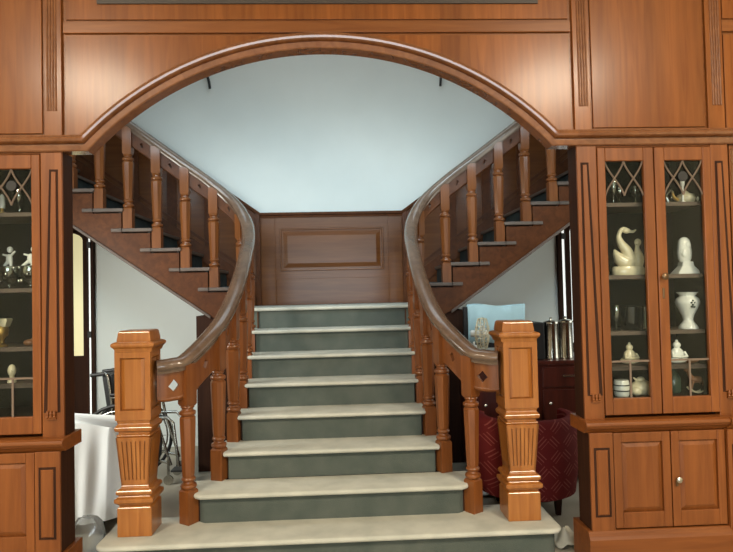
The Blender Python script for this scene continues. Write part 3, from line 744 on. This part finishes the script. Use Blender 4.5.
one(MB().lathe((1.93, Y1-.02, 1.037), [(.02, 0), (.04, .012), (.044, .02), (.03, .022)], 18), 'small_dish', M['brown'], 'small brown dish right of the white seated figure', 'dish', (1.93, Y1-.02, 1.037))
# cabinet floor .868
b = MB().lathe((1.535, Y1-.02, .868), [(.036, 0), (.04, .01), (.042, .045), (.04, .08), (.036, .088)], 20)
t = thing('banded_pot', 'white barrel pot with dark bands on the cabinet floor', 'pot', (1.535, Y1-.02, .868)); b.build('body', M['white'], t, smooth=50)
for h in (.028, .058): MB().lathe((1.535, Y1-.02, .868+h), [(.0424, 0), (.0432, .003), (.0424, .006)], 20).build('band', M['black'], t, smooth=50)
b = MB(); b.ell((1.645, Y1-.03, .912), (.05, .04, .043)); b.ell((1.615, Y1-.05, .897), (.025, .02, .025)).ell((1.675, Y1-.055, .90), (.022, .02, .03)).ell((1.64, Y1-.03, .957), (.018, .016, .016)).tube([(1.625, Y1-.03, .95), (1.608, Y1-.03, .968)], [.008, .003], 6)
one(b, 'shell_ornament', M['ivory'], 'lumpy cream ornament on the cabinet floor right of the banded pot', 'ornament', (1.645, Y1-.03, .868))
t = thing('rocking_horse', 'small brown rocking horse on pale rockers behind the right door', 'toy', (1.965, Y1-.02, .868))
b = MB(); b.ell((1.96, Y1-.02, .945), (.038, .018, .02)).tube([(1.935, Y1-.02, .95), (1.915, Y1-.02, .985), (1.915, Y1-.02, 1.0)], [.016, .011, .011], 8).ell((1.908, Y1-.02, 1.0), (.018, .01, .011))
for dx in (-.025, .025):
    for dy in (-.012, .012): b.tube([(1.96+dx, Y1-.02+dy, .94), (1.96+dx*1.5, Y1-.02+dy, .895)], [.007, .005], 6)
b.tube([(1.997, Y1-.02, .95), (2.012, Y1-.02, .93)], [.007, .003], 6); b.build('body', M['brown'], t, smooth=60)
for dy in (-.013, .013):
    MB().tube([(1.96+.06*math.sin(a), Y1-.02+dy, .951-.075*math.cos(a)) for a in [(-.9+1.8*i/12) for i in range(13)]], .005, 6).build('rocker', M['ivory'], t, smooth=60)
one(MB().lathe((1.865, Y1+.05, .868), [(.04, 0), (.045, .008), (.045, .08), (.03, .11), (.014, .13), (.014, .15)], 20), 'green_bottle', M['green'], 'dark green squat bottle at the back left of the rocking horse', 'bottle', (1.865, Y1+.05, .868))
for o in set(bpy.data.objects)-before:
    if o.parent is None:
        o.location.x += .068
        if o.name.startswith(('seated_figurine', 'shell_ornament')): o.scale = (1.25, 1.1, 1.0)
# left cabinet
goblet(-1.63, Y1, 1.925, .13, 'crystal goblet on the top shelf of the left cabinet beside the pilaster', .03)
t = thing('candle_lamp', 'white candle lamp on the top shelf of the left cabinet', 'candlestick', (-1.705, Y1-.03, 1.925))
MB().lathe((-1.705, Y1-.03, 1.925), [(.026, 0), (.027, .005), (.008, .012), (.008, .03)], 14).build('holder', M['gold'], t, smooth=50)
MB().lathe((-1.705, Y1-.03, 1.955), [(.014, 0), (.016, .02), (.013, .06), (.004, .075)], 14).build('shade', M['white'], t, smooth=50)
def cherub(x, z, lean, label):
    t = thing('cherub_bowl', label, 'figurine', (x, Y1, z), 'cherub bowls in the left cabinet')
    b = MB().lathe((x, Y1, z), [(.03, 0), (.032, .005), (.012, .015), (.012, .03), (.04, .05), (.055, .085), (.05, .12), (.044, .12), (.047, .085), (.02, .055)], 20)
    b.build('glass_bowl', M['crystal'], t, smooth=60)
    b = MB()
    for k in range(9):
        a = 2*PI*k/9; b.ell((x+.05*math.cos(a), Y1+.05*math.sin(a), z+.04+.05*(k % 3)*.7), (.011, .011, .012), 8, 6)
    b.build('beads', M['steel'], t, smooth=60)
    b = MB(); zz = z+.118
    b.ell((x, Y1, zz+.04), (.017, .014, .028)).ell((x+lean*.35, Y1, zz+.09), (.015, .015, .017))
    b.tube([(x, Y1, zz+.055), (x-.03, Y1-.01, zz+.065)], [.008, .005], 6).tube([(x+.005, Y1, zz+.055), (x+.035, Y1-.01, zz+.08)], [.008, .005], 6)
    b.tube([(x-.004, Y1, zz+.03), (x-.02-lean*.4, Y1-.01, zz)], [.012, .006], 6).tube([(x+.006, Y1, zz+.03), (x+.014, Y1-.01, zz)], [.012, .006], 6)
    b.build('cherub', M['white'], t, smooth=60)
cherub(-1.685, 1.53, .01, 'white cherub on a beaded glass bowl further from the arch')
cherub(-1.575, 1.53, .05, 'white leaning cherub on a beaded glass bowl nearer the arch')
t = thing('trophy_head', 'gilt and cream carved head on a middle shelf of the left cabinet', 'figurine', (-1.71, Y1-.03, 1.226))
MB().lathe((-1.71, Y1-.03, 1.226), [(.028, 0), (.03, .01), (.012, .02), (.012, .04), (.03, .06), (.034, .09), (.028, .11)], 16).build('bust', M['gold'], t, smooth=60)
MB().frustum(-1.71, Y1-.03, [(1.33, .03, .025), (1.365, .042, .03), (1.375, .04, .03)]).build('crown', M['ivory'], t, .004)
one(MB().ell((-1.585, Y1, 1.243), (.03, .02, .017)).ell((-1.565, Y1, 1.258), (.012, .01, .01)), 'brown_shell', M['brown'], 'small brown ornament near the arch end of the left cabinet middle shelf', 'ornament', (-1.585, Y1, 1.226))
b = MB().lathe((-1.665, Y1-.02, 1.037), [(.022, 0), (.022, .012), (.01, .02), (.012, .035)], 14); b.ell((-1.665, Y1-.02, 1.10), (.021, .02, .032)).ell((-1.66, Y1-.036, 1.095), (.007, .008, .01))
one(b, 'small_bust', M['ivory'], 'tiny cream bust on the lowest shelf of the left cabinet', 'figurine', (-1.665, Y1-.02, 1.037))

# ------------------------------------------------------------------ left alcove
def drape(b, x0, x1, y0, y1, zt, zb, amp, n=44, tilt=0):
    """sheet over a box: top plus hanging folds"""
    per = []
    W, D = x1-x0, y1-y0; P = 2*(W+D)
    for i in range(n*4):
        s_ = P*i/(n*4)
        if s_ < W: p = (x0+s_, y0, 0, -1)
        elif s_ < W+D: p = (x1, y0+s_-W, 1, 0)
        elif s_ < 2*W+D: p = (x1-(s_-W-D), y1, 0, 1)
        else: p = (x0, y1-(s_-2*W-D), -1, 0)
        per.append((p, s_))
    rows = []; K = 10
    for k in range(K+1):
        u = k/K
        for (x, y, nx, ny_), s_ in per:
            f = amp*u**.7*(math.sin(s_*15+1.6*math.sin(s_*5)+.9*u)+.6*math.sin(s_*33+2-1.8*u)+.35*math.sin(s_*57+2*u))+.075*u+.012
            z = zt-.012*math.sin(min(1, u*4)*PI/2) - (zt-zb)*u + .025*u*math.sin(s_*6+1)
            rows.append((x+nx*f*(1 if k else 0), y+ny_*f*(1 if k else 0), (z if k else zt+.008*math.sin(s_*11))-tilt*(x-x0)*(1-u)))
    N_ = len(per); fs = []
    for k in range(K):
        for i in range(N_): fs.append((k*N_+i, k*N_+(i+1) % N_, (k+1)*N_+(i+1) % N_, (k+1)*N_+i))
    fs.append(tuple(range(N_-1, -1, -1)))
    b.add(rows, fs)
tb = thing('side_table', 'low table hidden under a white sheet beside the left newel post', 'table', (-1.87, 4.05, 0))
MB().box(-2.3, -1.44, 3.92, 4.18, .58, .615).build('tabletop', M['dark'], tb, .004)
for x in (-2.26, -1.50):
    for y in (3.95, 4.15): MB().box(x-.025, x+.025, y-.025, y+.025, 0, .58).build('leg', M['dark'], tb)
b = MB(); drape(b, -2.32, -1.40, 3.90, 4.20, .745, .10, .024, tilt=.10)
tag(b.build('sheet', M['sheet'], None, smooth=70, origin=(-1.87, 4.05, .74)), 'white sheet draped in folds over the table left of the stairs', 'cloth')
# clear plastic bag
b = MB(); rng = random.Random(3)
pr = [(.001, 0), (.085, .004), (.10, .04), (.10, .10), (.09, .15), (.075, .19), (.05, .215), (.02, .22)]
vs = []
b.lathe((-1.395, 3.535, 0.002), pr, 18, sy=.8)
b.v = [(x+rng.uniform(-.009, .009), y+rng.uniform(-.009, .009), max(.002, z+rng.uniform(-.008, .008))) for x, y, z in b.v]
one(b, 'plastic_bag', M['plastic'], 'crumpled clear plastic bag on the floor by the left end of the bottom step', 'bag', (-1.395, 3.535, 0), smooth=25)
# wheelchair (faces the stairs)
wc = thing('wheelchair', 'folded back black and chrome wheelchair behind the left newel post', 'wheelchair', (-1.66, 4.92, 0))
wx, wy = -1.66, 4.92
def ring(b, c, R, r, seg=28, s2=8): b.tube([(c[0]+R*math.cos(2*PI*i/seg), c[1], c[2]+R*math.sin(2*PI*i/seg)) for i in range(seg)], r, s2, True)
for dy in (-.15, .15):
    b = MB(); ring(b, (wx, wy+dy, .325), .31, .014); w_ = b.build('wheel', M['black'], wc, smooth=60)
    b = MB(); ring(b, (wx, wy+dy*1.2, .325), .27, .007)
    b.build('hand_rim', M['steel'], w_, smooth=60)
    b = MB().lathe((wx, wy+dy, .325), [(.025, -.02), (.025, .02)], 12, 'y')
    for i in range(12): a = PI*2*i/12; b.tube([(wx, wy+dy, .325), (wx+.30*math.cos(a), wy+dy, .325+.30*math.sin(a))], .0022, 4)
    b.build('spokes', M['steel'], w_)
    b = MB().lathe((wx+.36, wy+dy*.85, .038), [(.038, -.008), (.038, .008)], 20, 'y'); b.build('castor', M['steel'], wc, smooth=40)
    b = MB()
    b.tube(catmull([(wx-.20, wy+dy*.8, .87), (wx-.12, wy+dy*.8, .88), (wx-.09, wy+dy*.8, .80), (wx-.06, wy+dy*.8, .50), (wx-.06, wy+dy*.8, .28)], 5), .011, 8)
    b.tube(catmull([(wx-.07, wy+dy*.8, .69), (wx+.18, wy+dy*.8, .69), (wx+.24, wy+dy*.8, .66), (wx+.28, wy+dy*.8, .48), (wx+.38, wy+dy*.8, .15)], 5), .011, 8)
    b.tube([(wx-.08, wy+dy*.8, .52), (wx+.36, wy+dy*.8, .52), (wx+.40, wy+dy*.8, .48), (wx+.44, wy+dy*.8, .14)], .012, 8).tube([(wx-.06, wy+dy*.8, .28), (wx+.36, wy+dy*.8, .17)], .011, 8).tube([(wx+.36, wy+dy*.85, .05), (wx+.36, wy+dy*.85, .2)], .010, 8)
    b.build('side_frame', M['steel'], wc, smooth=60)
    MB().tube([(wx-.23, wy+dy*.8, .868), (wx-.12, wy+dy*.8, .878)], .016, 10).build('push_handle', M['black'], wc, smooth=60)
    MB().box(wx-.08, wx+.2, wy+dy*.8-.025, wy+dy*.8+.025, .70, .725).build('armrest', M['black'], wc, .008)
    MB().box(wx+.38, wx+.5, wy+dy*.55-.06, wy+dy*.55+.06, .10, .115).build('footplate', M['black'], wc, .003)
MB().box(wx-.04, wx+.29, wy-.11, wy+.11, .475, .50).build('seat', M['black'], wc, .008)
MB().prism([(wx-.10, .50), (wx-.04, .50), (wx-.07, .87), (wx-.15, .87)], 'y', wy-.11, wy+.11).build('backrest', M['black'], wc, .006)

# ------------------------------------------------------------------ right alcove
sb = thing('sideboard', 'dark mahogany sideboard with drawers behind the right newel post', 'sideboard', (1.85, 4.75, 0))
MB().box(1.06, 2.55, 4.5, 5.02, .06, .89).build('body', M['mahog'], sb, .004)
MB().box(1.04, 2.57, 4.48, 5.03, .89, .92).build('top', M['mahog'], sb, .006)
for x0 in (1.09, 1.585, 2.08):
    d = MB().box(x0, x0+.41, 4.485, 4.5, .72, .87).build('drawer', M['mahog'], sb, .004)
    MB().box(x0+.15, x0+.26, 4.472, 4.485, .80, .812).build('pull', M['steel'], d, .003)
    d = MB().box(x0, x0+.41, 4.485, 4.5, .10, .70).build('door', M['mahog'], sb, .004)
    MB().lathe((x0+.05, 4.468, .60), [(.006, .018), (.012, .008), (.004, 0)], 12, 'y').build('knob', M['steel'], d, smooth=50)
for i, (x, y, r, h, lb) in enumerate(((1.70, 4.60, .054, .30, 'tall steel canister at the left of the pair, beside the black box'), (1.815, 4.61, .055, .305, 'tall steel canister at the right of the pair, by the cabinet'))):
    t = thing('canister', lb, 'canister', (x, y, .92), 'steel canisters on the sideboard')
    MB().lathe((x, y, .92), [(r, 0), (r+.002, .01), (r, .02), (r, h-.03), (r+.003, h-.025)], 28).build('body', M['steel'], t, smooth=50)
    MB().lathe((x, y, .92+h-.025), [(r+.004, 0), (r+.004, .012), (r*.6, .022), (.01, .026), (.008, .034), (.014, .042), (.004, .048)], 28).build('lid', M['steel'], t, smooth=50)
one(MB().box(1.515, 1.635, 4.56, 4.80, .92, 1.205), 'black_box', M['black'], 'black appliance box left of the steel canisters', 'appliance', (1.53, 4.68, .92), bevel=.008)
# fan
fx, fy = 1.16, 4.42
fx, fy = 1.175, 4.66
fn = thing('table_fan', 'white table fan turned edge on beside the right newel post', 'fan', (fx, fy, .92))
MB().lathe((fx, fy, .92), [(.08, 0), (.08, .012), (.03, .03), (.016, .04), (.016, .10)], 20).build('base', M['white'], fn, smooth=50)
ag = math.radians(68); ca, sa = math.cos(ag), math.sin(ag); fz = 1.125
def fp(a, R, o): return (fx+R*math.cos(a)*ca-o*sa, fy+R*math.cos(a)*sa+o*ca, fz+R*math.sin(a))
b = MB()
for R, o in ((.125, 0), (.118, .03), (.118, -.03), (.07, .045), (.07, -.045), (.03, .05), (.03, -.05)):
    b.tube([fp(2*PI*i/28, R, o) for i in range(28)], .0035, 5, True)
for i in range(24):
    a = 2*PI*i/24
    b.tube([fp(a, .03, -.05), fp(a, .07, -.045), fp(a, .118, -.03), fp(a, .125, 0), fp(a, .118, .03), fp(a, .07, .045), fp(a, .03, .05)], .0022, 4)
b.build('cage', M['ivory'], fn, smooth=60)
for i in range(3):
    a0 = 2*PI*i/3; b = MB()
    vs = [fp(a0, .02, -.01), fp(a0+.25, .10, -.016), fp(a0+.9, .105, .012), fp(a0+.9, .02, .01)]
    vs2 = [(x, y+.004, z) for x, y, z in vs]
    b.add(vs+vs2, [(0, 1, 2, 3), (7, 6, 5, 4), (0, 4, 5, 1), (1, 5, 6, 2), (2, 6, 7, 3), (3, 7, 4, 0)]).build('blade', M['white'], fn)
b = MB(); b.tube([fp(0, 0, -.05), fp(0, 0, .09)], .028, 14).build('motor', M['white'], fn, smooth=50)
# covered screen
tv = thing('covered_screen', 'black flat screen standing behind the white fan', 'screen', (1.45, 5.3, 0))
tv.location = (1.47, 4.92, .92)
MB().box(1.078, 1.565, 4.90, 4.935, .99, 1.33).build('screen', M['black'], tv, .006)
MB().box(1.3, 1.45, 4.86, 4.97, .92, .932).box(1.36, 1.40, 4.905, 4.93, .93, 1.0).build('stand', M['black'], tv, .003)
b = MB(); W0, W1 = 1.112, 1.592; rows = []; n = 30; prof = [(4.945, 1.02), (4.943, 1.2), (4.942, 1.335), (4.918, 1.342), (4.893, 1.336), (4.888, 1.28), (4.886, 1.20), (4.884, 1.10), (4.882, 1.03)]
for j, (y, z) in enumerate(prof):
    for i in range(n+1):
        u = i/n; q = abs(z-1.34)
        rows.append((W0+(W1-W0)*u - .10*q*u, y+(.014*math.sin(u*17+3*q)*min(1, q*6) - .012*min(1, q*6) if y < 4.91 else .004), z+.006*math.sin(u*9+1)*(1 if y > 4.9 else 0)+.010*math.sin(u*7)))
fs = [(j*(n+1)+i, j*(n+1)+i+1, (j+1)*(n+1)+i+1, (j+1)*(n+1)+i) for j in range(len(prof)-1) for i in range(n)]
b.add(rows, fs); o = b.build('cover_cloth', M['blue'], None, smooth=60, origin=(1.39, 4.92, 1.33)); tag(o, 'pale blue cloth thrown over the black screen', 'cloth')
md = o.modifiers.new('solid', 'SOLIDIFY'); md.thickness = .003
# white boxes by the fan
one(MB().box(1.062, 1.10, 4.52, 4.57, .92, 1.05).box(1.072, 1.09, 4.535, 4.555, 1.05, 1.075), 'white_bottle', M['white'], 'small white squared bottle left of the table fan', 'bottle', (1.08, 4.545, .92), bevel=.008)
# maroon tub chair seen from behind
ch = thing('tub_chair', 'maroon hatched fabric tub chair behind the right newel post', 'chair', (1.295, 4.02, 0))
cx, cy = 1.295, 4.02
b = MB(); vs = []; n = 36; ri, ro = .26, .335
def shell(z, r):
    return [(cx+r*math.cos(a), cy+r*.95*math.sin(a), z) for a in [math.radians(-200+220*i/n) for i in range(n+1)]]
rings = [shell(.14, ro-.02), shell(.30, ro), shell(.6, ro+.004), shell(.63, ro-.012), shell(.64, (ri+ro)/2), shell(.63, ri+.01), shell(.45, ri), shell(.14, ri)]
for r in rings: vs += r
fs = [(j*(n+1)+i, j*(n+1)+i+1, (j+1)*(n+1)+i+1, (j+1)*(n+1)+i) for j in range(len(rings)-1) for i in range(n)]
fs += [(7*(n+1)+i, 7*(n+1)+i+1, i+1, i) for i in range(n)]
fs += [tuple(j*(n+1) for j in range(8)), tuple(j*(n+1)+n for j in range(7, -1, -1))]
b.add(vs, fs).build('back', M['red'], ch, smooth=50)
MB().lathe((cx, cy, .14), [(.245, 0), (.257, .04), (.257, .27), (.235, .30), (.1, .31)], 32).build('seat_cushion', M['red'], ch, smooth=50)
MB().lathe((cx, cy, .13), [(.285, 0), (.285, .012)], 32).build('seat_frame', M['dark'], ch)
for a in (45, 135, 225, 315):
    MB().frustum(cx+.22*math.cos(math.radians(a)), cy+.21*math.sin(math.radians(a)), [(0, .014, .014), (.135, .024, .024)]).build('leg', M['dark'], ch)
# white folded cloth on the floor
def crumple(x, y, z, a, c, h, seed, mat, name, label):
    rng = random.Random(seed); b = MB(); n = 14; vs = []
    ph = [rng.uniform(0, 6) for _ in range(6)]
    for j in range(n+1):
        for i in range(n+1):
            u, v = i/n*2-1, j/n*2-1; e = max(0, 1-(u*u+v*v)*.62)
            hh = h*e*(.65+.25*math.sin(4*u+ph[0]+2*v)+.22*math.sin(6*v+ph[1]-2*u)+.15*math.sin(9*u+ph[2]))
            k = 1/max(1, math.sqrt(u*u+v*v)*.9)
            vs.append((x+a*u*k, y+c*v*k, z+.004+max(0, hh)))
    b.add(vs, [(j*(n+1)+i, j*(n+1)+i+1, (j+1)*(n+1)+i+1, (j+1)*(n+1)+i) for j in range(n) for i in range(n)])
    o = b.build(name, mat, None, smooth=60, origin=(x, y, z)); md = o.modifiers.new('solid', 'SOLIDIFY'); md.thickness = .004
    return tag(o, label, 'cloth')
crumple(1.12, 4.34, 0, .12, .12, .14, 4, M['sheet'], 'folded_cloth', 'white folded cloth on the floor behind the right railing')
crumple(1.335, 3.44, 0, .085, .09, .11, 5, M['rag'], 'rag', 'cream crumpled rag on the floor between the bottom step and right cabinet')
# cables down the stairwell wall
one(MB().tube(catmull([(-1.27, BY-.02, 4.4), (-1.26, BY-.02, 3.9), (-1.235, BY-.02, 3.71), (-1.195, BY-.02, 3.63), (-1.180, BY-.02, 3.53)], 8), .013, 8), 'hanging_cable', M['black'], 'short curved black cable end on the white wall at the left under the arch', 'cable', (-1.3, BY-.02, 3.55), 'black cables on the stairwell wall')
one(MB().tube(catmull([(1.14, BY-.02, 4.4), (1.14, BY-.02, 3.9), (1.14, BY-.02, 3.7), (1.13, BY-.02, 3.54)], 8), .012, 8), 'hanging_cable', M['black'], 'short straight black cable end on the white wall at the right under the arch', 'cable', (1.055, BY-.02, 3.55), 'black cables on the stairwell wall')

# ------------------------------------------------------------------ light
w = bpy.data.worlds.new('world'); S.world = w; w.use_nodes = True
w.node_tree.nodes['Background'].inputs['Color'].default_value = (.8, .9, 1, 1); w.node_tree.nodes['Background'].inputs['Strength'].default_value = .3
def area(name, loc, target, sx, sy, power, col, shape='RECTANGLE'):
    l = bpy.data.lights.new(name, 'AREA'); l.shape = shape; l.size = sx; l.size_y = sy; l.energy = power; l.color = col
    o = bpy.data.objects.new(name, l); COL.objects.link(o); o.location = loc
    o.rotation_euler = (Vector(target)-Vector(loc)).to_track_quat('-Z', 'Y').to_euler(); return o
area('window_daylight', (0, -6.0, 1.65), (0, 0, 1.65), 3.7, 1.8, 230, (.86, .95, 1.0))
for s in (-1, 1):
    area('ceiling_lamp', (s*2.45, -.2, 3.7), (s*2.45, .4, 0), 1.0, 1.0, 180, (1.0, .86, .66), 'DISK')
l = area('alcove_fill', (-2.9, 3.5, 1.5), (-1.3, 4.6, .7), .9, 1.1, 54, (1.0, 1.0, .9)); l.data.spread = math.radians(130)  # added fill behind the left cabinet for sheet and alcove, no window here
area('alcove_fill', (2.98, 4.3, 1.3), (0, 4.5, 1.0), 1.4, 1.6, 18, (1.0, 1.0, .88))  # unseen fill added to brighten the right alcove
l = area('stairwell_fill', (0, 3.5, 3.0), (0, 6, 1.8), 4.4, .3, 26, (.68, .90, 1.0)); l.data.spread = math.radians(95)  # added fill hidden above the arch to brighten the back wall
area('overhead_fill', (0, 4.8, 5.3), (0, 4.8, 0), 2.6, 1.2, 24, (.78, .93, 1.0))  # added overhead fill below the closed stairwell ceiling, no opening there
S.view_settings.view_transform = 'Standard'; S.view_settings.look = 'None'; S.view_settings.gamma = 1; S.view_settings.use_curve_mapping = False
S.view_settings.exposure = 0
